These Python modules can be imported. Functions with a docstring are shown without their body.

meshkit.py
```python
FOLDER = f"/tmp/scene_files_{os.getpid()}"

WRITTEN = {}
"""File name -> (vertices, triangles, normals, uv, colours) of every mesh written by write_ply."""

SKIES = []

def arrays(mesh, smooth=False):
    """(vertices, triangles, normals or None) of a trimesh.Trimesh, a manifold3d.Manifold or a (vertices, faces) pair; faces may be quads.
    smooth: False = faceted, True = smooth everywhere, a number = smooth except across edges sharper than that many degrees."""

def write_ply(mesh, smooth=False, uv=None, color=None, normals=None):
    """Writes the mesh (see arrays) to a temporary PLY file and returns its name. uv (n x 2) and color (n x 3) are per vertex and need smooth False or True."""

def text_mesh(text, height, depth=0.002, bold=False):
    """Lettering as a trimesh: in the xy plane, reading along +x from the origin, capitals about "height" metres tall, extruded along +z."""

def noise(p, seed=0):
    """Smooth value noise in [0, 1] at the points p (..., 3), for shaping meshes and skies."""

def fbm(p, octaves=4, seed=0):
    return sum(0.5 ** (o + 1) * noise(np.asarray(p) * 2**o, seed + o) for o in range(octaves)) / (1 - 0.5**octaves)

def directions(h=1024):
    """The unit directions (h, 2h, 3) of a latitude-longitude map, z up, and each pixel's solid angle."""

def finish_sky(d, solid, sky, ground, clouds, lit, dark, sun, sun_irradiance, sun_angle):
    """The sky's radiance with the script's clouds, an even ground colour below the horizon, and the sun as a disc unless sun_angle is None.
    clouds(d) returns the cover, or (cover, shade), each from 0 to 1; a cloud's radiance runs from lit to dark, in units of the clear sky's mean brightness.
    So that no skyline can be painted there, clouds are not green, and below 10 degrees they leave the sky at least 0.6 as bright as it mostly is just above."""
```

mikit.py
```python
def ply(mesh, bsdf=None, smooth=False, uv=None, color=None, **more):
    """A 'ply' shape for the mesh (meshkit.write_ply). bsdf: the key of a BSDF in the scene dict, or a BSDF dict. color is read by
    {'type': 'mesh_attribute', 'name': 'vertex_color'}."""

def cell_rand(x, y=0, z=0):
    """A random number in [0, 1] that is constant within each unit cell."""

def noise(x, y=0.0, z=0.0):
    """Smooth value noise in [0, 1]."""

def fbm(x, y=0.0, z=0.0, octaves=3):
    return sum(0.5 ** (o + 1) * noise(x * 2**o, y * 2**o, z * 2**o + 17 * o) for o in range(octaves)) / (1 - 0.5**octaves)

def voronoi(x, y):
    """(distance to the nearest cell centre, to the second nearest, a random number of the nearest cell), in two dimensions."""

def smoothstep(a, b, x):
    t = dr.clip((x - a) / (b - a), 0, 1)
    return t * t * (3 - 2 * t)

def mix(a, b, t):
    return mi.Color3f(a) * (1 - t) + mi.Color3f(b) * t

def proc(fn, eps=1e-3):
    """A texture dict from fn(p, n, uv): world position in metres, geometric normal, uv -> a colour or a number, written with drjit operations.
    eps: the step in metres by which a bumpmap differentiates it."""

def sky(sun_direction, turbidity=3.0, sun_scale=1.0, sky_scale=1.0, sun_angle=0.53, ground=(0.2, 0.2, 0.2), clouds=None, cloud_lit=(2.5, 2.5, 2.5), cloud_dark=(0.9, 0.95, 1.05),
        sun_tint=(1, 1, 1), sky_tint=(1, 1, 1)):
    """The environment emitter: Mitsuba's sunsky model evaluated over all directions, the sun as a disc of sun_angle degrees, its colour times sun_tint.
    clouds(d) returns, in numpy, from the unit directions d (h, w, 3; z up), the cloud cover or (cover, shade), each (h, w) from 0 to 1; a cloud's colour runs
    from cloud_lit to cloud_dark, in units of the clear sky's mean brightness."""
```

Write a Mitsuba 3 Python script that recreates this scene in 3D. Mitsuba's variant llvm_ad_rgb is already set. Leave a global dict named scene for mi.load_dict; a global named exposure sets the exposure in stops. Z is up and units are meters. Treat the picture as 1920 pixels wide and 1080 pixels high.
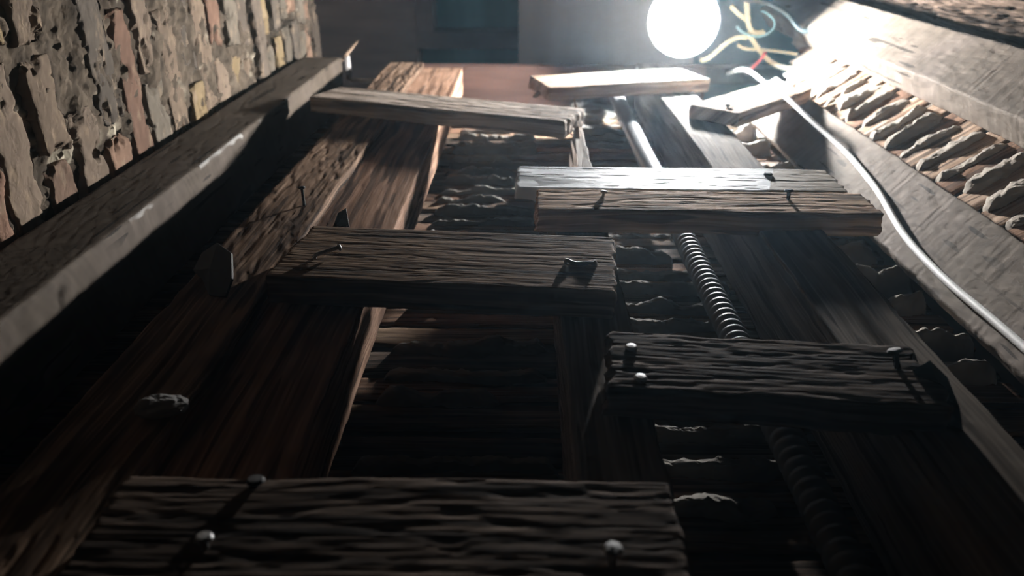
import math, random
import numpy as np, trimesh, drjit as dr, mitsuba as mi
import mikit, meshkit
from mikit import proc, noise, fbm, smoothstep, mix

scene, labels = {}, {}
rng = random.Random(7)

# ------------------------------------------------------------------ camera, light, exposure
# Local frame used throughout: X to the right, V up the wall (world z), W out of the wall towards the viewer (world -y).
def w3(p):
    p = np.asarray(p, float)
    return np.stack([p[..., 0], -p[..., 2], p[..., 1]], -1)

F_PX, VPX, VPY = 1500.0, 990.0, -165.0
_b = math.atan((540 - VPY) / F_PX)
_a = math.atan((VPX - 960) / F_PX * math.cos(_b))
look = np.array([-math.sin(_a) * math.cos(_b), math.cos(_a) * math.cos(_b), -math.sin(_b)])
up = np.cross([math.cos(_a), math.sin(_a), 0], look)
CAM0 = np.array([0.0, 0.0, 0.0])
exposure = 0.2
LAMP = np.array([0.307, 1.65, -0.194])
LAMP_L, SHADE_L = 9000.0, 6.0
HAZE = 0.055
scene['camera'] = {'type': 'thinlens', 'fov': 2 * math.degrees(math.atan(960 / F_PX)), 'fov_axis': 'x', 'near_clip': 0.01, 'far_clip': 50.0,
                   'aperture_radius': 0.0022, 'focus_distance': 0.74,
                   'to_world': mi.ScalarTransform4f().look_at(origin=w3(CAM0).tolist(), target=w3(CAM0 + look).tolist(), up=w3(up).tolist())}
if HAZE:
    scene['camera']['medium'] = {'type': 'homogeneous', 'albedo': {'type': 'rgb', 'value': [0.52, 0.78, 1.0]}, 'sigma_t': HAZE, 'phase': {'type': 'blendphase', 'weight': 0.5, 'wide': {'type': 'hg', 'g': 0.94}, 'tight': {'type': 'hg', 'g': 0.988}}}

# ------------------------------------------------------------------ materials
def rough(col, r=0.85, spec=0.25, bump=None, scale=0.001, eps=4e-4, **kw):
    b = {'type': 'principled', 'base_color': col, 'roughness': r, 'specular': spec, **kw}
    if bump is not None:
        b = {'type': 'bumpmap', 'tex': proc(bump, eps), 'scale': scale, 'bsdf': b}
    return {'type': 'twosided', 'bsdf': b}

def rgb(*c):
    return {'type': 'rgb', 'value': list(c)}

def wood_fn(dark, mid, light, stain=0.5, freq=1.0):
    def fn(p, n, uv):
        u, v = uv.x, uv.y
        v = v + 0.010 * fbm(u * 7, v * 14, 3, 2)
        ring = fbm(u * 4 * freq, v * 130 * freq, 1, 3)
        fine = noise(u * 22, v * 620, 5)
        blot = fbm(u * 14, v * 26, 9, 3)
        c = mix(dark, mid, smoothstep(0.22, 0.62, ring * 0.75 + fine * 0.25))
        c = mix(c, mi.Color3f(light), smoothstep(0.45, 0.85, fine * 0.45 + ring * 0.55) * 0.7)
        c = mix(c, mi.Color3f(dark), smoothstep(0.5, 0.72, blot) * stain)
        crack = smoothstep(0.70, 0.80, noise(u * 9, v * 210, 21))
        return c * (1 - 0.6 * crack)
    return fn

def grain_bump(p, n, uv):
    return 0.6 * noise(uv.x * 18, uv.y * 520, 5) + 0.8 * fbm(uv.x * 9, uv.y * 190, 2, 2)

WOODS = {
    'old_brown_wood': ((0.050, 0.032, 0.021), (0.155, 0.100, 0.062), (0.26, 0.18, 0.12), 0.5),
    'rough_brown_wood': ((0.030, 0.019, 0.013), (0.140, 0.088, 0.057), (0.29, 0.20, 0.14), 0.5),
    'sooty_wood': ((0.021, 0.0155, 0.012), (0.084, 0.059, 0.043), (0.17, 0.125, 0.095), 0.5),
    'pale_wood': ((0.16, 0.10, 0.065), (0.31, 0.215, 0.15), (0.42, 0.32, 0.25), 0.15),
    'bleached_wood': ((0.14, 0.105, 0.08), (0.38, 0.315, 0.26), (0.52, 0.46, 0.40), 0.25),
    'grey_wood': ((0.070, 0.057, 0.046), (0.15, 0.125, 0.102), (0.23, 0.20, 0.168), 0.22),
    'warm_wood': ((0.070, 0.037, 0.022), (0.205, 0.118, 0.074), (0.33, 0.215, 0.155), 0.4),
    'ochre_wood': ((0.20, 0.11, 0.06), (0.52, 0.36, 0.24), (0.66, 0.52, 0.40), 0.22),
}
for key, (d, m, l, s) in WOODS.items():
    scene[key] = rough(proc(wood_fn(d, m, l, s)), 0.9, 0.08, grain_bump, 0.0003)

def dusty_fn(p, n, uv):            # planed timber under dust, with faint saw marks across it
    u, v = uv.x, uv.y
    c = mix((0.145, 0.114, 0.088), (0.23, 0.188, 0.148), fbm(u * 34, v * 70, 2, 4))
    c = mix(c, mi.Color3f(0.24, 0.195, 0.165), smoothstep(0.5, 0.8, fbm(u * 9, v * 16, 5, 2)) * 0.6)
    saw = noise(u * 190 + v * 90 + 3 * fbm(u * 20, v * 20, 1, 2), v * 12, 7)
    c = c * (0.66 + 0.18 * saw)
    return c * (1 - 0.65 * smoothstep(0.80, 0.86, noise(u * 16, v * 170, 21)) * smoothstep(0.4, 0.6, fbm(u * 5, v * 9, 11, 2)))
def dusty_bump(p, n, uv):
    return 0.5 * fbm(uv.x * 150, uv.y * 220, 5, 3) + 0.5 * noise(uv.x * 180 + uv.y * 90, uv.y * 12, 7)
def post_fn(p, n, uv):             # dark dusty timber with flakes of old white paint left along its right arris
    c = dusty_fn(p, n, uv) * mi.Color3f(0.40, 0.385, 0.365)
    near = smoothstep(-0.416, -0.413, p.x) * smoothstep(0.300, 0.294, p.y + 0.006 * noise(p.z * 60, p.y * 200))
    flake = near * smoothstep(0.50, 0.56, fbm(p.z * 16, 3.3, 1, 3)) * smoothstep(1.25, 1.15, p.z)
    return mix(c, mi.Color3f(0.26, 0.25, 0.235), flake)
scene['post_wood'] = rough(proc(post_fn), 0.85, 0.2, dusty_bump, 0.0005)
scene['dusty_wood'] = rough(proc(dusty_fn), 0.85, 0.2, dusty_bump, 0.0007)

def painted_fn(p, n, uv):          # white paint with the bare wood showing beyond its end and in chips
    u, v = uv.x, uv.y
    bare = mix((0.20, 0.16, 0.11), (0.33, 0.27, 0.20), fbm(u * 5, v * 150, 1, 3))
    white = mix((0.72, 0.76, 0.80), (0.80, 0.82, 0.84), fbm(u * 10, v * 60, 4, 2))
    edge = smoothstep(0.2955, 0.2965, u + (v - 0.01) * -0.32)
    chip = smoothstep(0.66, 0.70, noise(u * 26, v * 120, 31)) * smoothstep(0.16, 0.05, u)
    c = mix(white, bare, edge)
    return mix(c, mi.Color3f(0.05, 0.045, 0.04), chip * 0.9)
scene['white_painted_wood'] = rough(proc(painted_fn), 0.55, 0.4)

def rough_bump(p, n, uv):
    return fbm(p.x * 300, p.y * 300, p.z * 300, 4)
VC = {'type': 'mesh_attribute', 'name': 'vertex_color'}
scene['brick_clay'] = rough(VC, 0.9, 0.2, rough_bump, 0.0016)
scene['lime_plaster'] = rough(VC, 0.95, 0.1, rough_bump, 0.0016)
scene['iron'] = rough(rgb(0.006, 0.0058, 0.0055), 0.7, 0.2)
scene['steel'] = rough(rgb(0.24, 0.24, 0.24), 0.5, 0.5, metallic=0.7)
scene['dull_zinc'] = rough(rgb(0.11, 0.108, 0.105), 0.5, 0.5, metallic=0.4)
scene['zinc_pipe'] = rough(rgb(0.17, 0.175, 0.18), 0.34, 0.5, metallic=0.75)
scene['white_plastic'] = rough(rgb(0.88, 0.88, 0.87), 0.5, 0.4)
scene['opal_glass'] = rough(rgb(0.10, 0.10, 0.10), 0.5, 0.3)
scene['cream_plastic'] = rough(rgb(0.66, 0.56, 0.34), 0.6, 0.4)
scene['black_plastic'] = rough(rgb(0.018, 0.03, 0.034), 0.4, 0.5)
scene['teal_plastic'] = rough(rgb(0.20, 0.42, 0.46), 0.4, 0.5)
scene['red_plastic'] = rough(rgb(0.55, 0.06, 0.06), 0.5, 0.4)
scene['plasterboard'] = rough(proc(lambda p, n, uv: mix((0.30, 0.276, 0.26), (0.40, 0.376, 0.36), fbm(p.x * 26, p.y * 4, 1, 3))), 0.9, 0.1)
scene['teal_paint'] = rough(proc(lambda p, n, uv: mix((0.018, 0.095, 0.122), (0.030, 0.138, 0.17), fbm(p.x * 40, p.y * 5, 1, 3))), 0.6, 0.3)
scene['dark_timber'] = rough(proc(lambda p, n, uv: mix((0.010, 0.008, 0.008), (0.030, 0.023, 0.021), fbm(p.x * 8, p.y * 60, p.z * 60, 3))), 0.85, 0.2)
scene['red_timber'] = rough(proc(lambda p, n, uv: mix((0.032, 0.017, 0.012), (0.090, 0.046, 0.033), fbm(p.x * 8, p.y * 70, p.z * 70, 3))), 0.85, 0.2)

# ------------------------------------------------------------------ mesh helpers (local frame)
def gridbox(ext, n, r=0.002):
    """Box of extents ext centred at 0 with n cells a side, edges rounded by r: (points, triangles, outward directions)."""
    nx, ny, nz = n
    quads = []
    def face(ax, val, flip):
        o = [k for k in range(3) if k != ax]
        i, j = np.meshgrid(np.arange(n[o[0]]), np.arange(n[o[1]]), indexing='ij')
        def idx(di, dj):
            q = np.zeros(i.shape + (3,), np.int64)
            q[..., ax] = val; q[..., o[0]] = i + di; q[..., o[1]] = j + dj
            return (q[..., 0] * (ny + 1) + q[..., 1]) * (nz + 1) + q[..., 2]
        c = [idx(0, 0), idx(1, 0), idx(1, 1), idx(0, 1)]
        if flip: c = c[::-1]
        quads.append(np.stack(c, -1).reshape(-1, 4))
    for ax, flip0 in ((0, True), (1, False), (2, True)):
        face(ax, 0, flip0); face(ax, n[ax], not flip0)
    q = np.vstack(quads)
    ids, inv = np.unique(q, return_inverse=True)
    q = inv.reshape(q.shape)
    k = ids % (nz + 1); j = ids // (nz + 1) % (ny + 1); i = ids // ((nz + 1) * (ny + 1))
    e = np.asarray(ext, float)
    p = np.stack([i / nx, j / ny, k / nz], -1) * e - e / 2
    core = np.clip(p, -(e / 2 - r), e / 2 - r)
    d = p - core
    d /= np.linalg.norm(d, axis=1, keepdims=True) + 1e-12
    return core + r * d, np.vstack([q[:, [0, 1, 2]], q[:, [0, 2, 3]]]), d

def mfbm(p, s, octaves=3, seed=0):
    return meshkit.fbm(np.asarray(p) * np.asarray(s, float), octaves, seed)

def plank_mesh(L, w, t, res=(0.004, 0.0024), seed=0, grain=0.00022, crack=0.0005, rag=0.002, warp=0.0015, end=0.003, r=0.0022, split=None):
    """A worn board, length along the first axis, face towards the third (face at 0, back at -t): points, triangles, uv."""
    n = (max(4, int(L / res[0])), max(4, int(w / res[1])), max(4, int(t / 0.004)))
    p, f, d = gridbox((L, w, t), n, min(r, t * 0.3))
    q = p + [seed * 3.17, seed * 1.31, seed * 0.77]
    q[:, 1] += 0.022 * mfbm(q, (9, 24, 24), 2, seed + 11)
    h = grain * (mfbm(q, (50, 330, 330), 3, seed) - 0.55) * 2
    h -= crack * np.clip((mfbm(q, (34, 240, 240), 2, seed + 9) - 0.60) / 0.16, 0, 1)
    h -= grain * 1.2 * np.clip((mfbm(q, (45, 170, 170), 2, seed + 5) - 0.55) / 0.2, 0, 1)
    out = p + d * h[:, None]
    side = np.abs(d[:, 1]) * np.sign(d[:, 1])
    one = np.stack([q[:, 0], np.sign(p[:, 1]), q[:, 2] * 0.3], -1)
    out[:, 1] += (np.sign(p[:, 1]) * (np.abs(p[:, 1]) / (w / 2)) ** 6) * rag * ((mfbm(one, (38, 3, 60), 4, seed + 3) - 0.5) * 2.4)
    out[:, 0] += (np.sign(p[:, 0]) * (np.abs(p[:, 0]) / (L / 2)) ** 8) * end * ((mfbm(q * [0, 1, 1] + np.sign(p[:, :1]) * 5, (1, 90, 90), 3, seed + 4) - 0.5) * 2.2)
    wv = np.stack([q[:, 0], q[:, 0] * 0, q[:, 0] * 0], -1)
    out[:, 2] += warp * (mfbm(wv, (5, 1, 1), 2, seed + 6) - 0.5) * 2
    out[:, 1] += warp * (mfbm(wv, (4, 1, 1), 2, seed + 7) - 0.5) * 2
    if split is not None: out = split(out, p)
    out[:, 2] -= t / 2
    uv = np.stack([p[:, 0] + seed * 1.7, p[:, 1] + p[:, 2] + seed * 0.37], -1)
    return out, f, uv

def place(p, origin, adir, bdir):
    a = np.asarray(adir, float); a /= np.linalg.norm(a)
    b = np.asarray(bdir, float); b -= a * (a @ b); b /= np.linalg.norm(b)
    return np.asarray(origin) + p[:, :1] * a + p[:, 1:2] * b + p[:, 2:] * np.cross(a, b)

def numbered(name):
    if name not in scene and name not in TAKEN: TAKEN.add(name); return name
    k = 1
    while f'{name}_{k:03d}' in scene or f'{name}_{k:03d}' in TAKEN: k += 1
    TAKEN.add(f'{name}_{k:03d}')
    return f'{name}_{k:03d}'
TAKEN = set()

def tag(key, label=None, category=None, group=None, kind=None):
    labels[key] = {k: v for k, v in (('label', label), ('category', category), ('group', group), ('kind', kind)) if v}
    return key

def put(name, p, f, bsdf, parent=None, smooth=True, uv=None, color=None, **kw):
    """One entry of the scene from local points and triangles."""
    key = numbered(f'{parent}__{name}' if parent else name)
    scene[key] = mikit.ply(trimesh.Trimesh(w3(p), f, process=False), bsdf, smooth=smooth, uv=uv, color=color, **kw)
    return key

def tube(points, rad, sides=12, sub=0, closed_ends=True):
    pts = np.asarray(points, float)
    if sub:
        from scipy.interpolate import CubicSpline
        s = np.r_[0, np.cumsum(np.linalg.norm(np.diff(pts, axis=0), axis=1))]
        pts = CubicSpline(s, pts)(np.linspace(0, s[-1], sub))
    t = np.gradient(pts, axis=0); t /= np.linalg.norm(t, axis=1, keepdims=True)
    ref = np.array([0.31, 0.22, 0.93]); nrm = []
    a = np.cross(t[0], ref); a /= np.linalg.norm(a)
    for k in range(len(t)):
        a = a - t[k] * (a @ t[k]); a /= np.linalg.norm(a); nrm.append(a)
    nrm = np.array(nrm); bi = np.cross(t, nrm)
    ang = np.arange(sides) * 2 * np.pi / sides
    R = np.broadcast_to(rad, (len(pts),))
    v = pts[:, None] + R[:, None, None] * (np.cos(ang)[None, :, None] * nrm[:, None] + np.sin(ang)[None, :, None] * bi[:, None])
    i, j = np.meshgrid(np.arange(len(pts) - 1), np.arange(sides), indexing='ij')
    q = np.stack([i * sides + j, i * sides + (j + 1) % sides, (i + 1) * sides + (j + 1) % sides, (i + 1) * sides + j], -1).reshape(-1, 4)
    f = np.vstack([q[:, [0, 1, 2]], q[:, [0, 2, 3]]])
    v = v.reshape(-1, 3); n = len(v)
    v = np.vstack([v, pts[:1], pts[-1:]])
    k = np.arange(sides); last = (len(pts) - 1) * sides
    f = np.vstack([f, np.stack([np.full(sides, n), (k + 1) % sides, k], -1), np.stack([np.full(sides, n + 1), last + k, last + (k + 1) % sides], -1)])
    return v, f

def lathe(profile, origin, axis, sides=40):
    """Profile of (radius, height) turned about the axis through origin."""
    ax = np.asarray(axis, float); ax /= np.linalg.norm(ax)
    a = np.cross(ax, [0.3, 0.9, 0.2]); a /= np.linalg.norm(a); b = np.cross(ax, a)
    pr = np.asarray(profile, float); ang = np.arange(sides) * 2 * np.pi / sides
    v = np.asarray(origin) + pr[:, None, 1:2] * ax + pr[:, None, :1] * (np.cos(ang)[None, :, None] * a + np.sin(ang)[None, :, None] * b)
    i, j = np.meshgrid(np.arange(len(pr) - 1), np.arange(sides), indexing='ij')
    q = np.stack([i * sides + j, i * sides + (j + 1) % sides, (i + 1) * sides + (j + 1) % sides, (i + 1) * sides + j], -1).reshape(-1, 4)
    return v.reshape(-1, 3), np.vstack([q[:, [0, 1, 2]], q[:, [0, 2, 3]]])

def nail(parent, x, v, w, h=0.012, r=0.0042, lean=(0.0, -0.2), bsdf='iron', square=False):
    """A nail standing h proud of the face at (x, v, w), its head leaning."""
    base = np.array([x, v, w - 0.006]); ax = np.array([lean[0], lean[1], 1.0]); ax /= np.linalg.norm(ax)
    H = h + 0.006
    prof = [(0, 0), (r * 0.42, 0.0), (r * 0.42, H - 0.003), (r, H - 0.002), (r * 1.05, H - 0.001), (r * 0.8, H + 0.0004), (0, H + 0.0006)]
    p, f = lathe(prof, base, ax, 6 if square else 14)
    return put('nail', p, f, bsdf, parent, smooth=35)

def bent_nail(parent, x, v, w, direction, length=0.028, rise=0.008, bsdf='steel'):
    d = np.array([direction[0], direction[1], 0.0]); d /= np.linalg.norm(d)
    b = np.array([x, v, w])
    pts = [b + [0, 0, -0.006], b + [0, 0, 0.002], b + d * 0.004 + [0, 0, rise * 0.6], b + d * length * 0.6 + [0, 0, rise * 0.85], b + d * length + [0, 0, rise]]
    p, f = tube(pts, 0.0019, 8, 18)
    e = np.array(pts[-1])
    p2, f2 = lathe([(0, -0.001), (0.0032, -0.001), (0.0034, 0.0005), (0.0022, 0.0013), (0, 0.0016)], e, d + [0, 0, 0.15], 12)
    return put('nail', np.vstack([p, p2]), np.vstack([f, f2 + len(p)]), bsdf, parent, smooth=35)

# ------------------------------------------------------------------ left wall: worn bricks in crumbling mortar
def wall_left():
    XF = -0.515                                       # the bricks' mean face
    V0, V1, W0, W1 = 0.15, 2.35, -0.47, 0.36
    nv, nw = 520, 190
    gv, gw = np.meshgrid(np.linspace(V0, V1, nv), np.linspace(W0, W1, nw), indexing='ij')
    p = np.stack([gv * 0 + XF, gv, gw], -1).reshape(-1, 3)
    hgt = mfbm(p, (40, 40, 24), 4, 3)
    rough_patch = np.clip((mfbm(p, (5, 5, 5), 2, 8) - 0.38) / 0.25, 0, 1)
    p[:, 0] += -0.030 + 0.008 + 0.030 * hgt * (0.3 + 0.7 * rough_patch) + 0.016 * (mfbm(p, (170, 170, 110), 4, 5) - 0.3)
    c = np.array([0.088, 0.069, 0.051]) + (mfbm(p, (60, 60, 30), 3, 12)[:, None] - 0.35) * np.array([0.23, 0.18, 0.13])
    c = np.clip(c * (0.22 + 0.36 * rough_patch[:, None]) * (0.5 + mfbm(p, (200, 200, 120), 3, 61)[:, None]), 0.006, 0.5)
    white = np.clip((mfbm(p, (30, 30, 20), 3, 44) - 0.66) / 0.08, 0, 1)[:, None]
    c = c * (1 - white) + white * np.array([0.33, 0.29, 0.22])
    i, j = np.meshgrid(np.arange(nv - 1), np.arange(nw - 1), indexing='ij')
    q = np.stack([i * nw + j, (i + 1) * nw + j, (i + 1) * nw + j + 1, i * nw + j + 1], -1).reshape(-1, 4)
    put('wall_left', p, np.vstack([q[:, [0, 2, 1]], q[:, [0, 3, 2]]]), 'lime_plaster', color=c)
    tag('wall_left', 'old brick wall of crumbling mortar along the left side', kind='structure')
    tones = [(0.100, 0.080, 0.064), (0.074, 0.063, 0.054), (0.128, 0.080, 0.060), (0.112, 0.088, 0.068), (0.132, 0.088, 0.066), (0.092, 0.083, 0.070), (0.150, 0.118, 0.070), (0.066, 0.058, 0.050), (0.110, 0.076, 0.058)]
    v = V0 + 0.02; row = 0
    while v < V1 - 0.05:
        pitch = 0.058 + 0.012 * rng.random()
        hgt = pitch - 0.005 - 0.006 * rng.random()
        w = W0 - 0.02 + (0.115 if row % 2 else 0.0) + 0.06 * rng.random()
        while w < W1 - 0.03:
            L = 0.205 + 0.03 * rng.random()
            if rng.random() < 0.14: L *= 0.5
            seed = rng.randrange(10000)
            fine = v < 2.0 and w < 0.05
            n = (3, 16, 48) if fine else (2, 4, 8)
            p, f, d = gridbox((0.05, hgt, L), n, 0.0045)
            o = np.array([seed * 0.37, seed * 0.11, 0])
            p = p + d * (0.003 * (mfbm(p + o, (50, 50, 24), 3, 1)[:, None] - 0.5) - 0.008 * np.clip((mfbm(p + o, (60, 60, 34), 3, 2)[:, None] + 0.26 * np.clip((np.maximum(np.abs(p[:, 1:2]) / hgt * 2, np.abs(p[:, 2:]) / L * 2) - 0.55) / 0.45, 0, 1) - 0.68) / 0.10, 0, 1) + 0.004 * (mfbm(p + o, (150, 150, 90), 3, 7)[:, None] - 0.5))
            p[:, 1] += 0.012 * (mfbm(np.stack([p[:, 2] * 0, p[:, 2], p[:, 2] * 0], -1) + o, (1, 16, 1), 2, 3) - 0.5)
            p[:, 1] *= 1 - 0.22 * np.clip((np.abs(p[:, 2]) / (L / 2) - 0.7) / 0.3, 0, 1) ** 2 * rng.random()
            tone = np.array(tones[rng.randrange(len(tones))]) * (0.8 + 0.4 * rng.random())
            c = tone * (0.70 + 0.6 * mfbm(p + o, (18, 18, 12), 3, 5)[:, None]) * (0.8 + 0.4 * mfbm(p + o, (150, 150, 60), 3, 15)[:, None])
            smear = np.clip((mfbm(p + o, (60, 120, 34), 4, 6) - 0.60) / 0.10, 0, 1)[:, None] * 0.75
            c = c * (1 - smear) + smear * np.array([0.175, 0.14, 0.105]) * (0.5 + mfbm(p + o, (110, 110, 80), 2, 8)[:, None])
            p[:, 0] += XF - 0.025 + 0.010 * (rng.random() - 0.5)
            p[:, 1] += v + pitch / 2 + 0.10 * (p[:, 2] + 0.0) * (rng.random() - 0.5)
            p[:, 2] += w + L / 2 + 0.012
            keep = p[:, 2].max() < W1 + 0.12
            if keep and not (rng.random() < 0.03 and fine):
                put('brick', p, f, 'brick_clay', 'wall_left', color=np.clip(c * 0.9 * np.array([1.08, 1.0, 0.90]), 0.006, 0.6))
            w += L + 0.006 + 0.007 * rng.random()
        v += pitch; row += 1
wall_left()

# ------------------------------------------------------------------ laths with plaster squeezed through between them
def lath(parent, x0, x1, v, w, frame=None, width=0.034, seed=0, bsdf='old_brown_wood'):
    p, f, uv = plank_mesh(x1 - x0, width, 0.007, (0.012, 0.006), seed, 0.0008, 0.0008, 0.0016, 0.0015, 0.002, 0.0015)
    p = place(p, [(x0 + x1) / 2, v, w], [1, 0.006 * (rng.random() - 0.5), 0], [0, 1, 0])
    if frame is not None: p = frame(p)
    return put('lath', p, f, bsdf, parent, uv=uv)

def key_ridge(parent, x0, x1, v, w, high=0.016, wide=0.02, seed=0, frame=None, tone=(0.13, 0.12, 0.105), droop=0.008, fine=True):
    """A lumpy ridge of plaster lying along X on the laths at (v, w)."""
    L = x1 - x0
    n, m = (max(14, int(L / 0.0022)), 20) if fine else (max(8, int(L / 0.006)), 9)
    s = np.linspace(0, 1, n); a = np.linspace(0, np.pi, m)
    S, A = np.meshgrid(s, a, indexing='ij')
    along = np.stack([S * L + seed * 0.731, S * 0 + seed, S * 0], -1)
    lump = 0.5 + 0.8 * meshkit.fbm(along * [40, 1, 1], 3, 1)
    env = np.clip(np.minimum(S, 1 - S) * L / 0.012, 0, 1) ** 0.5
    H = high * lump * env; Wd = wide * 0.5 * (0.6 + 0.7 * meshkit.fbm(along * [22, 1, 1], 2, 2)) * np.maximum(env, 0.25)
    bendv = 0.010 * (meshkit.fbm(along * [14, 1, 1], 2, 3) - 0.5)
    p = np.stack([x0 + S * L, v + bendv + Wd * np.cos(A) - droop * np.sin(A) ** 2 * lump, w - 0.004 + H * np.sin(A) ** 0.8], -1).reshape(-1, 3)
    nz = meshkit.fbm(p * 150 + seed, 4, 4)[:, None] - 0.5
    dirn = np.stack([np.zeros(n * m), np.cos(A).ravel(), np.sin(A).ravel()], -1)
    p = p + dirn * nz * 0.009 * np.repeat(env[:, 0], m)[:, None]
    t = np.array(tone) * (0.75 + 0.5 * meshkit.fbm(p * 45 + seed, 3, 6)[:, None])
    i, j = np.meshgrid(np.arange(n - 1), np.arange(m - 1), indexing='ij')
    q = np.stack([i * m + j, (i + 1) * m + j, (i + 1) * m + j + 1, i * m + j + 1], -1).reshape(-1, 4)
    # close the underside
    base = np.arange(n - 1) * m
    q2 = np.stack([base, base + m - 1, base + 2 * m - 1, base + m], -1)
    f = np.vstack([q[:, [0, 1, 2]], q[:, [0, 2, 3]], q2[:, [0, 1, 2]], q2[:, [0, 2, 3]]])
    caps = [np.stack([np.full(m - 2, 0), np.arange(1, m - 1), np.arange(2, m)], -1)]
    e = (n - 1) * m
    caps.append(np.stack([np.full(m - 2, e), e + np.arange(2, m), e + np.arange(1, m - 1)], -1))
    f = np.vstack([f] + caps)[:, ::-1]
    if frame is not None: p = frame(p)
    return put('plaster_key', p, f, 'lime_plaster', parent, color=t)

def slab(name, lo, hi, bsdf, parent=None, r=0.002, n=(2, 2, 2)):
    lo, hi = np.array(lo, float), np.array(hi, float)
    p, f, d = gridbox(hi - lo, n, r)
    return put(name, p + (lo + hi) / 2, f, bsdf, parent, smooth=30, uv=None)

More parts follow.
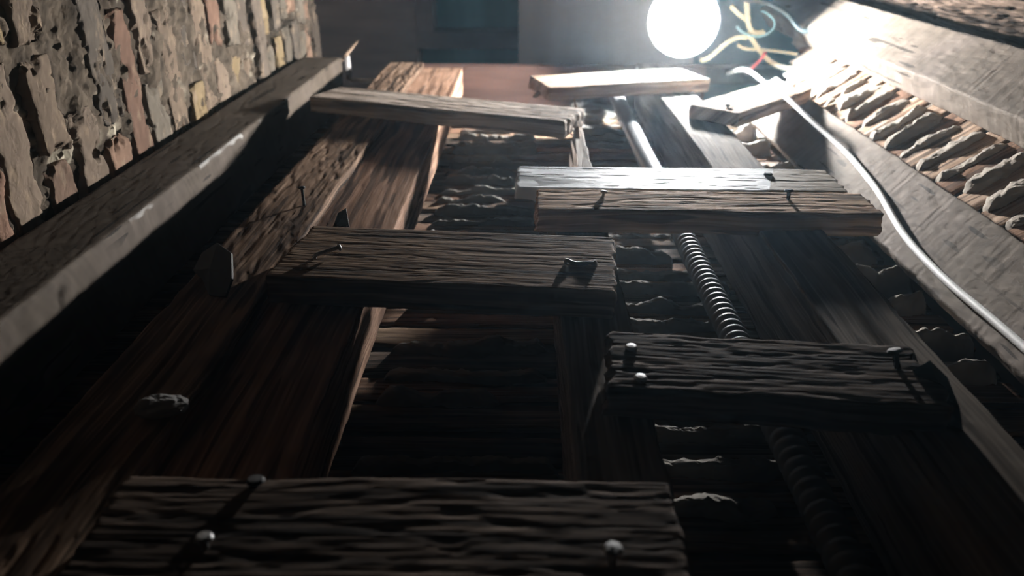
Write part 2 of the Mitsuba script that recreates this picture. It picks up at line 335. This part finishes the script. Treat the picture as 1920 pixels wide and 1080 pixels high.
WB = -0.400                                            # lath face of the back wall
def wall_back():
    p, f, d = gridbox((1.05, 1.95, 0.02), (60, 100, 1), 0.002)
    p = p + [0.0, 0.885, WB - 0.026]
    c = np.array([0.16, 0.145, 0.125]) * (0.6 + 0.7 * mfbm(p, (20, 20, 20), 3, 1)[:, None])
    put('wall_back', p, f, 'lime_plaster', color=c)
    tag('wall_back', 'back of an old lath and plaster wall between the studs', kind='structure')
    bays = [(-0.405, -0.308, 0.5), (-0.140, 0.030, 1.0), (0.088, 0.240, 1.0), (0.310, 0.448, 1.0)]
    v, k = 0.02, 0
    while v < 1.80:
        pitch = 0.043 + 0.006 * rng.random()
        lath('wall_back', -0.50, 0.455, v + 0.017, WB + 0.003 * rng.random(), None, 0.034, 100 + k, ['old_brown_wood', 'warm_wood', 'sooty_wood'][(k * 7) % 3])
        for b, (x0, x1, amt) in enumerate(bays):
            if b == 0 and k % 2: continue
            if rng.random() < 0.10: continue
            a0, a1 = x0 + 0.001 + 0.005 * rng.random(), x1 - 0.001 - 0.008 * rng.random()
            if rng.random() < 0.2: a1 -= 0.05
            hi = 0.014 + 0.010 * rng.random() + (0.016 if b == 3 else 0)
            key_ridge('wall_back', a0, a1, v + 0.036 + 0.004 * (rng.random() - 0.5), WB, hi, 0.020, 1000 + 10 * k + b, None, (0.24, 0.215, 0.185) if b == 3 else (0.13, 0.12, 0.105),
                      droop=0.004 + 0.008 * rng.random(), fine=b > 0 and 0.15 < v < 1.5)
        v += pitch; k += 1
wall_back()

# sloped right wall: runs up to the right at 33 degrees from its foot at (0.504, -0.31)
ES, EN, FOOT = np.array([0.8387, 0, 0.5446]), np.array([-0.5446, 0, 0.8387]), np.array([0.504, 0, -0.31])
def slope(p):                                          # (along slope, v, out of slope) -> local
    return FOOT + p[:, :1] * ES + p[:, 1:2] * np.array([0, 1.0, 0]) + p[:, 2:] * EN
def wall_right():
    p, f, d = gridbox((0.575, 1.70, 0.02), (40, 100, 1), 0.002)
    p = slope(p + [0.2025, 0.76, -0.024])
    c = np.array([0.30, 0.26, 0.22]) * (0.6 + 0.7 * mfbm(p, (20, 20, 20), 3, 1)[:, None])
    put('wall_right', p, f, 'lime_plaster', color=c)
    tag('wall_right', 'slanting lath and plaster wall rising on the right', kind='structure')
    v, k = 0.05, 0
    while v < 1.76:
        pitch = 0.050 + 0.009 * rng.random()
        lath('wall_right', -0.08 if v < 1.56 else 0.004 + max(0.0, (v - 1.60) * 0.6), 0.19, v + 0.020, 0.002 * rng.random(), slope, 0.040, 300 + k, ['pale_wood', 'warm_wood', 'pale_wood'][k % 3])
        near = 0.7 < v < 1.72
        s0, s1 = 0.006 + 0.012 * rng.random() + max(0.0, (v - 1.58) * 0.6), 0.104 - 0.012 * rng.random()
        if near and rng.random() < 0.15:
            m = s0 + (s1 - s0) * (0.35 + 0.3 * rng.random())
            spans = [(s0, m - 0.002), (m + 0.004, s1)]
        else:
            spans = [(s0, s1)]
        grow = 0.5 if v > 1.5 else (0.75 if v > 1.3 else 1.0)
        for q, (a, b) in enumerate(spans):
            key_ridge('wall_right', a, b, v + 0.044 + 0.006 * (rng.random() - 0.5), 0.0, (0.013 + 0.008 * rng.random()) * grow, (0.024 + 0.008 * rng.random()) * grow, 5000 + 10 * k + q, slope,
                      tone=(0.25, 0.22, 0.185), droop=0.009 * grow, fine=near)
        v += pitch; k += 1
wall_right()

# ------------------------------------------------------------------ top of the shaft
def ceiling():
    slab('ceiling', (-0.60, 2.16, -0.50), (0.80, 2.20, 0.40), 'teal_paint')
    tag('ceiling', 'dark teal boarding closing the top of the shaft', kind='structure')
    slab('rail', (-0.52, 2.06, -0.310), (-0.022, 2.16, -0.270), 'dark_timber', 'ceiling')
    slab('stile', (-0.275, 2.06, -0.270), (-0.232, 2.16, 0.40), 'dark_timber', 'ceiling')
    slab('stile', (-0.52, 2.05, -0.50), (-0.275, 2.16, 0.40), 'dark_timber', 'ceiling')
    k = slab('plasterboard_sheet', (-0.0216, 2.05, -0.46), (0.415, 2.07, 0.40), 'plasterboard', 'ceiling')
    tag(k, 'pale grey sheet')
    slab('rail', (0.415, 2.09, -0.40), (0.70, 2.16, -0.36), 'dark_timber', 'ceiling')
ceiling()
slab('top_plate', (-0.305, 1.822, -0.405), (0.40, 1.865, -0.312), 'red_timber', n=(8, 2, 4))
tag('top_plate', 'reddish brown top plate running across above the stud ends', 'wall plate')

# ------------------------------------------------------------------ studs and posts, running up the wall
def upright(name, x0, x1, v0, v1, w, t, bsdf, label, cat, seed, res=(0.005, 0.0025), frame=None, **kw):
    p, f, uv = plank_mesh(v1 - v0, x1 - x0, t, res, seed, **kw)
    p = place(p, [(x0 + x1) / 2, (v0 + v1) / 2, w], [0, 1, 0], [-1, 0, 0])
    if frame is not None: p = frame(p)
    return tag(put(name, p, f, bsdf, uv=uv), label, cat)

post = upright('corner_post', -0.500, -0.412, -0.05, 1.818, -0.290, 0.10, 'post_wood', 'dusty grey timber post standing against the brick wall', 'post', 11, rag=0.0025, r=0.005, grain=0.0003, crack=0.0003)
stud_a = upright('wall_stud', -0.303, -0.227, 0.0, 1.812, -0.300, 0.011, 'rough_brown_wood', 'narrow rough-grained board nailed up the studs beside the dark gap by the post', 'stud', 12, rag=0.002, grain=0.0004, crack=0.0009, r=0.002)
stud_b = upright('wall_stud', -0.302, -0.141, 0.0, 1.805, -0.311, 0.058, 'warm_wood', 'wide brown stud behind the rough-grained board, with pale lit edge', 'stud', 13, rag=0.0015, crack=0.0004, grain=0.0002)

def broken(out, p):                                     # the left half has split away at the top, leaving a ragged upright sliver
    vv = p[:, 0]; top = vv.max()
    z = np.stack([p[:, 1], p[:, 2] * 0.3, p[:, 1] * 0], -1) + 3
    left = np.clip((p[:, 1] + 0.017) / 0.008, 0, 1)
    depth = 0.29 * left + 0.09 * mfbm(z, (150, 50, 1), 3, 5) * (1 - 0.6 * left)
    out[:, 0] = np.where(vv > top - 0.6, out[:, 0] - depth * (np.clip(vv - top + 0.6, 0, 1) / 0.6) ** 1.5, out[:, 0])
    return out
stud_d = upright('wall_stud', 0.030, 0.088, 0.0, 1.33, -0.308, 0.090, 'grey_wood', 'dark middle stud with a splintered broken top below the shaft lamp', 'stud', 14, split=broken, res=(0.004, 0.0016))
stud_f = upright('wall_stud', 0.241, 0.310, 0.0, 1.815, -0.300, 0.098, 'grey_wood', 'grey stud on the right carrying the right ends of the short boards', 'stud', 15, crack=0.0003, grain=0.0002)

def strip(s0, s1, lift, t, name, v0, v1, label, cat, seed, bsdf):
    p, f, uv = plank_mesh(v1 - v0, s1 - s0, t, (0.006, 0.003), seed, grain=0.0006, crack=0.0006, rag=0.0014, r=0.003, warp=0.001)
    p = place(p, [(s0 + s1) / 2, (v0 + v1) / 2, lift], [0, 1, 0], [-1, 0, 0])
    return tag(put(name, slope(p), f, bsdf, uv=uv), label, cat)
plank_g = strip(-0.098, 0.0, 0.0195, 0.0185, 'wall_stud', 0.0, 1.62, 'broad smooth grey-brown plank under the white cable on the right', 'stud', 16, 'dusty_wood')
def timber_h():
    lo, hi = 0.100, 0.197                               # s range; rises 0.049 out of the slope
    p, f, uv = plank_mesh(2.09, hi - lo, 0.050, (0.006, 0.003), 17, grain=0.0006, crack=0.0011, rag=0.0012, r=0.003, warp=0.001)
    p = place(p, [(lo + hi) / 2, 1.0, 0.052], [0, 1, 0], [-1, 0, 0])
    return tag(put('wall_stud', slope(p), f, 'dusty_wood', uv=uv), 'thick pale timber along the upper right above the ribs of plaster', 'stud')
timber_h()
def hewn():                                             # rough dark timber beyond the pale one
    p, f, uv = plank_mesh(2.0, 0.26, 0.05, (0.008, 0.005), 19, grain=0.004, crack=0.004, rag=0.004, r=0.008, warp=0.004)
    p[:, 2] += 0.014 * (mfbm(p, (9, 26, 1), 3, 4) - 0.5)
    p = place(p, [0.335, 0.95, 0.028], [0, 1, 0], [-1, 0, 0])
    return tag(put('hewn_beam', slope(p), f, 'sooty_wood', uv=uv), 'dark rough-hewn timber at the upper right corner beyond the pale timber', 'beam')
hewn()

# ------------------------------------------------------------------ short boards nailed across like the rungs of a ladder
def rung(corners, w, t, bsdf, label, seed, **kw):
    """Board whose face has the corners far-left, far-right, near-right, near-left given in (x, v)."""
    c = np.array([[x, v, 0.0] for x, v in corners])
    mid = c.mean(0); a = (c[1] + c[2] - c[0] - c[3]) / 2; b = (c[0] + c[1] - c[2] - c[3]) / 2
    L, wd = np.linalg.norm(a), np.linalg.norm(b)
    p, f, uv = plank_mesh(L, wd, t, kw.pop('res', (0.0026, 0.0016)), seed, **kw)
    if bsdf == 'white_painted_wood': uv = uv - [seed * 1.7, seed * 0.37] + [L / 2, 0]
    p = place(p, [mid[0], mid[1], w], a, b)
    return tag(put('rung_board', p, f, bsdf, uv=uv), label, 'board')

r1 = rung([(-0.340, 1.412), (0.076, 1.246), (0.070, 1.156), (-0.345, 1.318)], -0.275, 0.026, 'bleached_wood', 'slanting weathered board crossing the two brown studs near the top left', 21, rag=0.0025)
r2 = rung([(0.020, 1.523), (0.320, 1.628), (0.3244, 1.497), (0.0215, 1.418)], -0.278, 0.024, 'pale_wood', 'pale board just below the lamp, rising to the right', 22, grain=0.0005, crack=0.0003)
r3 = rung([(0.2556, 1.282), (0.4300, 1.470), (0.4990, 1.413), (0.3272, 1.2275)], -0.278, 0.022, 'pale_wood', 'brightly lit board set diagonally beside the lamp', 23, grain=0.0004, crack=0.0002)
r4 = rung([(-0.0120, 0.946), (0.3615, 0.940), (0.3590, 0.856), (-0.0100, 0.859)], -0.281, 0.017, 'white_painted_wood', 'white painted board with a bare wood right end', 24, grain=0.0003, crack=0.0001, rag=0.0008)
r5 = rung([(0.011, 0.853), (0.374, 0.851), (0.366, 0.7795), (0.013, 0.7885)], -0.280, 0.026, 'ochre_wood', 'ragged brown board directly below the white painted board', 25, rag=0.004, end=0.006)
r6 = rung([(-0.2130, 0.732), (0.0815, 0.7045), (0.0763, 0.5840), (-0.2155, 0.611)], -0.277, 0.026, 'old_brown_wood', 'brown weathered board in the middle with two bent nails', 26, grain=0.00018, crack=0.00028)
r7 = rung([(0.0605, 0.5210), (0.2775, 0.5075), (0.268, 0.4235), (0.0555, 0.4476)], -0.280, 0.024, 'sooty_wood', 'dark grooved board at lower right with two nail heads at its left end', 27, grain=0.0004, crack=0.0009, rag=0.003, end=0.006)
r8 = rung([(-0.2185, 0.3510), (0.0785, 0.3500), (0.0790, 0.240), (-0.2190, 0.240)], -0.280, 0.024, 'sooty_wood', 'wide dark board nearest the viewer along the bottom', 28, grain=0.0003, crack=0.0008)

# nails
bent_nail(r6, -0.185, 0.650, -0.2765, (1, 0.7), 0.022, 0.004)
bent_nail(r6, 0.037, 0.641, -0.2765, (1, -0.12), 0.024, 0.0004)
for x, v in ((0.0755, 0.497), (0.077, 0.456)):
    nail(r7, x, v, -0.280, 0.002, 0.0042, (0, 0), 'steel')
nail(r7, 0.2545, 0.470, -0.280, 0.014, 0.005, (-0.25, 0.35))
nail(r5, 0.0830, 0.832, -0.280, 0.006, 0.0040, (0.2, 0.2), 'steel')
nail(r5, 0.283, 0.826, -0.280, 0.010, 0.0048, (0.0, 0.2), 'iron')
nail(r4, 0.285, 0.914, -0.281, 0.003, 0.0050, (0, 0.1))
nail(r3, 0.317, 1.268, -0.278, 0.004, 0.0045, (0, 0.1))
nail(r2, 0.272, 1.500, -0.278, 0.016, 0.0040, (0.1, 0.0))
nail(r8, -0.155, 0.296, -0.280, 0.006, 0.0042, (0, 0.15), 'steel')
nail(r8, 0.042, 0.287, -0.280, 0.012, 0.0050, (0, 0.0), 'steel', True)
nail(r8, -0.145, 0.343, -0.280, 0.003, 0.0050, (0, 0.2), 'iron')
nail(stud_a, -0.249, 0.850, -0.300, 0.022, 0.0040, (-0.1, 0.25))

# ------------------------------------------------------------------ flexible conduit up the right bay
def conduit():
    key = numbered('flexible_conduit')
    vs = np.arange(0.12, 1.02, 0.0012)
    pts = np.stack([0.1925 + 0.002 * np.sin(vs * 5), vs, -0.354 + 0 * vs], -1)
    rad = 0.0105 + 0.0026 * np.abs(np.sin(vs * math.pi / 0.0115)) ** 0.7
    p, f = tube(pts, rad, 26)
    put('ribbed_hose', p, f, 'dull_zinc', key)
    vs = np.linspace(0.95, 1.79, 40)
    pts = np.stack([0.1925 - 0.008 * smooth(vs), vs, -0.350 + 0.006 * smooth(vs)], -1)
    p, f = tube(pts, 0.0145, 32)
    k = put('smooth_pipe', p, f, 'zinc_pipe', key)
    tag(k, 'smooth bright upper pipe')
    tag(key, 'ribbed metal conduit with a smooth upper pipe running up behind the boards', 'conduit')
def smooth(v): 
    t = np.clip((v - 0.95) / 0.3, 0, 1); return t * t * (3 - 2 * t)
conduit()

# ------------------------------------------------------------------ lamp
def lamp():
    key = numbered('ceiling_lamp')
    rb = 0.017
    ax = np.array([-0.16, -1.0, 0.10]); ax /= np.linalg.norm(ax)        # faces down the shaft
    R = 0.070
    th = np.linspace(0, math.pi, 24)
    p, f = lathe(np.stack([rb * np.sin(th), -rb * np.cos(th)], -1), LAMP + ax * 0.024, ax, 36)
    scene[key + '__bulb'] = mikit.ply(trimesh.Trimesh(w3(p), f, process=False), 'white_plastic', smooth=True, emitter={'type': 'area', 'radiance': rgb(LAMP_L, LAMP_L * 0.98, LAMP_L * 0.96)})
    tag(key + '__bulb', 'glaring bulb')
    prof = [(0, -0.016), (R * 0.55, -0.017), (R * 0.9, -0.014), (R, -0.008), (R * 0.985, -0.004), (R * 0.9, -0.011), (R * 0.5, -0.0145), (0, -0.0145)][::-1]
    p, f = lathe(prof, LAMP, ax, 72)
    scene[key + '__shade'] = mikit.ply(trimesh.Trimesh(w3(p), f[:, ::-1], process=False), 'opal_glass', smooth=True, emitter={'type': 'area', 'radiance': rgb(SHADE_L * 0.93, SHADE_L * 0.97, SHADE_L)})
    tag(key + '__shade', 'round glowing opal glass shade')
    p, f = lathe([(0, -0.06), (0.018, -0.06), (0.021, -0.05), (0.021, -0.019), (0, -0.019)], LAMP, ax, 28)
    put('socket', p, f, 'white_plastic', key, smooth=30)
    p, f = tube([LAMP - ax * 0.058, LAMP - ax * 0.12 + [0, 0.02, 0.02], LAMP + [0.06, 0.28, 0.10], LAMP + [0.05, 0.405, 0.12]], 0.0032, 10, 40)
    put('cord', p, f, 'black_plastic', key)
    tag(key, 'glaring round white lamp hanging at the top of the shaft', 'lamp')
lamp()

# ------------------------------------------------------------------ cables
def cable(name, pts, rad, bsdf, label, cat, group=None, sub=120, sides=10):
    p, f = tube(pts, rad, sides, sub)
    return tag(put(name, p, f, bsdf), label, cat, group)

wc = cable('white_cable', [(0.4385, 1.79, -0.320), (0.425, 1.66, -0.290), (0.415, 1.50, -0.268), (0.416, 1.42, -0.270), (0.418, 1.325, -0.270), (0.4350, 1.225, -0.288), (0.4525, 1.140, -0.306),
     (0.4502, 1.0379, -0.3151), (0.4428, 0.9632, -0.3199), (0.4339, 0.9014, -0.3257), (0.4265, 0.8416, -0.3305), (0.4227, 0.7794, -0.333), (0.4214, 0.7181, -0.3339), (0.4222, 0.6595, -0.3333), (0.4225, 0.5952, -0.3331), (0.4215, 0.40, -0.334), (0.42, 0.05, -0.335)],
     0.0041, 'white_plastic', 'white electric cable trailing down over the plank on the right', 'cable', sub=220)
ROPES = [('A', [(0.390, 1.84, -0.30), (0.4143, 1.85, -0.2907), (0.4434, 1.85, -0.2641), (0.4868, 1.85, -0.2525)], 'short cream wire reaching from the tangle towards the lamp'),
         ('B', [(0.4733, 1.85, -0.120), (0.4775, 1.85, -0.1776), (0.4841, 1.85, -0.2119), (0.4941, 1.85, -0.2355), (0.5078, 1.85, -0.2422), (0.5237, 1.85, -0.2377)], 'cream wire hooked like a letter J in the tangle right of the lamp'),
         ('C', [(0.4855, 1.85, -0.2423), (0.4962, 1.85, -0.2525), (0.52, 1.85, -0.2811), (0.5533, 1.84, -0.3077), (0.5793, 1.83, -0.3147), (0.610, 1.82, -0.3123)], 'lowest sagging cream wire of the tangle right of the lamp'),
         ('D', [(0.4711, 1.86, -0.2686), (0.4874, 1.86, -0.2766), (0.5102, 1.86, -0.2788), (0.5448, 1.86, -0.281), (0.605, 1.85, -0.2878)], 'thin cream wire running level above the lowest sagging one'),
         ('E', [(0.4473, 1.86, -0.1865), (0.4655, 1.86, -0.203), (0.4850, 1.86, -0.2161)], 'short cream wire crossing the hooked one near the picture top')]
for (k, pts, lab), r in zip(ROPES, (0.0050, 0.0055, 0.0052, 0.0034, 0.0050)):
    cable('cream_wire', np.array(pts) * 0.93, r, 'cream_plastic', lab, 'wire', sub=50)
cable('black_cable', np.array([(0.40, 1.87, -0.10), (0.4586, 1.87, -0.1645), (0.477, 1.87, -0.1732), (0.511, 1.87, -0.1775), (0.5572, 1.87, -0.194), (0.583, 1.87, -0.2117), (0.596, 1.86, -0.2285), (0.620, 1.84, -0.236)]) * 0.91, 0.0050, 'black_plastic', 'thick dark cable curving over the wire tangle to the wall', 'cable', sub=70)
cable('teal_wire', np.array([(0.459, 1.84, -0.2266), (0.4759, 1.84, -0.2401), (0.5062, 1.84, -0.2479), (0.529, 1.84, -0.2422), (0.5417, 1.84, -0.2241), (0.5324, 1.84, -0.2074), (0.5087, 1.84, -0.1952)]) * 0.93, 0.0022, 'teal_plastic', 'thin pale teal wire bent into a loop within the tangle', 'wire', sub=60)
cable('red_wire', np.array([(0.5259, 1.83, -0.2811), (0.5209, 1.825, -0.288), (0.503, 1.82, -0.308), (0.4886, 1.81, -0.321)]) * 0.93, 0.0034, 'red_plastic', 'short red wire end below the cream tangle', 'wire', sub=30)

# ------------------------------------------------------------------ odds and ends
def lump(name, centre, radii, bsdf_col, label, cat, seed, amp=0.35):
    m = trimesh.creation.icosphere(4)
    d = np.array(m.vertices)
    r = 1 + amp * 2 * (mfbm(d, (2.2, 2.2, 2.2), 4, seed)[:, None] - 0.5)
    p = np.asarray(centre) + d * r * np.asarray(radii)
    c = np.array(bsdf_col) * (0.75 + 0.5 * mfbm(p, (90, 90, 90), 3, seed)[:, None])
    return tag(put(name, p, np.array(m.faces), 'lime_plaster', color=c), label, cat)
lump('plaster_lump', (0.588, 1.775, -0.243), (0.020, 0.030, 0.024), (0.34, 0.31, 0.27), 'lump of plaster where the wires meet the slanting wall', 'plaster', 3)
lump('plaster_chip', (-0.2385, 0.438, -0.2935), (0.0170, 0.012, 0.0050), (0.15, 0.145, 0.14), 'grey chip of plaster lying on the rough-grained stud at lower left', 'plaster', 6, 0.3)

def sheet(name, outline, thick, bend, bsdf, label, cat):
    """A small bent piece of sheet: outline of (x, v, w) points given thickness."""
    o = np.array(outline, float); c = o.mean(0)
    nrm = np.linalg.svd(o - c)[2][2]
    n = len(o); k = np.arange(n)
    v = np.vstack([o + nrm * thick / 2, o - nrm * thick / 2, [c + nrm * (thick / 2 + bend)], [c + nrm * (bend - thick / 2)]])
    f = np.vstack([np.stack([k, (k + 1) % n, np.full(n, 2 * n)], -1), np.stack([n + (k + 1) % n, n + k, np.full(n, 2 * n + 1)], -1),
                   np.stack([k, n + k, (k + 1) % n], -1), np.stack([(k + 1) % n, n + k, n + (k + 1) % n], -1)])
    m = trimesh.Trimesh(v, f, process=False)
    m.fix_normals()
    return tag(put(name, np.array(m.vertices), np.array(m.faces), bsdf, smooth=False), label, cat)
sheet('metal_strap', [(-0.305, 0.693, -0.292), (-0.283, 0.679, -0.276), (-0.262, 0.655, -0.276), (-0.250, 0.618, -0.284), (-0.254, 0.607, -0.296), (-0.272, 0.618, -0.300), (-0.290, 0.650, -0.302), (-0.308, 0.675, -0.302)], 0.002, 0.004, 'iron', 'black bent scrap of metal hooked on the rough-grained stud', 'metal scrap')
sheet('metal_clip', [(0.2605, 0.467, -0.279), (0.2695, 0.4655, -0.270), (0.2760, 0.452, -0.275), (0.2815, 0.440, -0.290), (0.2800, 0.428, -0.300), (0.268, 0.436, -0.298)], 0.004, 0.003, 'iron', 'dark angular metal clip at the right end of the grooved board', 'metal clip')
sheet('metal_wedge', [(-0.208, 0.806, -0.309), (-0.190, 0.806, -0.307), (-0.198, 0.832, -0.296), (-0.206, 0.826, -0.300)], 0.002, 0.001, 'iron', 'small black triangular metal piece between the two left studs', 'metal scrap')
def bracket():
    key = numbered('angle_bracket')
    slab('upright_leg', (-0.4060, 1.822, -0.344), (-0.3985, 1.850, -0.292), 'plasterboard', key)
    slab('foot', (-0.3985, 1.822, -0.348), (-0.342, 1.850, -0.343), 'plasterboard', key)
    tag(key, 'small pale L-shaped angle at the top end of the corner post', 'bracket')
bracket()
# splinters
def splinter(parent, a, b, r, bsdf, seed):
    a, b = np.array(a, float), np.array(b, float)
    t = np.linspace(0, 1, 9)[:, None]
    pts = a + (b - a) * t + 0.004 * (mfbm(t * [1, 1, 1], (3, 1, 1), 2, seed)[:, None] - 0.5) * [1, 0, 1]
    p, f = tube(pts, r * np.r_[0.7, 1, 1.1, 1, .95, .9, .7, .45, .12], 5)
    return put('splinter', p, f, bsdf, parent, smooth=False, uv=np.stack([p[:, 1], p[:, 0]], -1))
splinter(stud_d, (0.078, 1.17, -0.315), (0.0765, 1.30, -0.268), 0.0045, 'pale_wood', 1)
splinter(stud_d, (0.058, 0.93, -0.314), (0.062, 1.10, -0.304), 0.0040, 'pale_wood', 2)
splinter(stud_d, (0.066, 0.97, -0.314), (0.066, 1.15, -0.302), 0.0045, 'pale_wood', 3)
splinter(post, (-0.412, 1.82, -0.300), (-0.394, 1.93, -0.272), 0.0035, 'pale_wood', 4)
splinter(r2, (0.022, 1.43, -0.290), (0.012, 1.40, -0.292), 0.0045, 'pale_wood', 5)
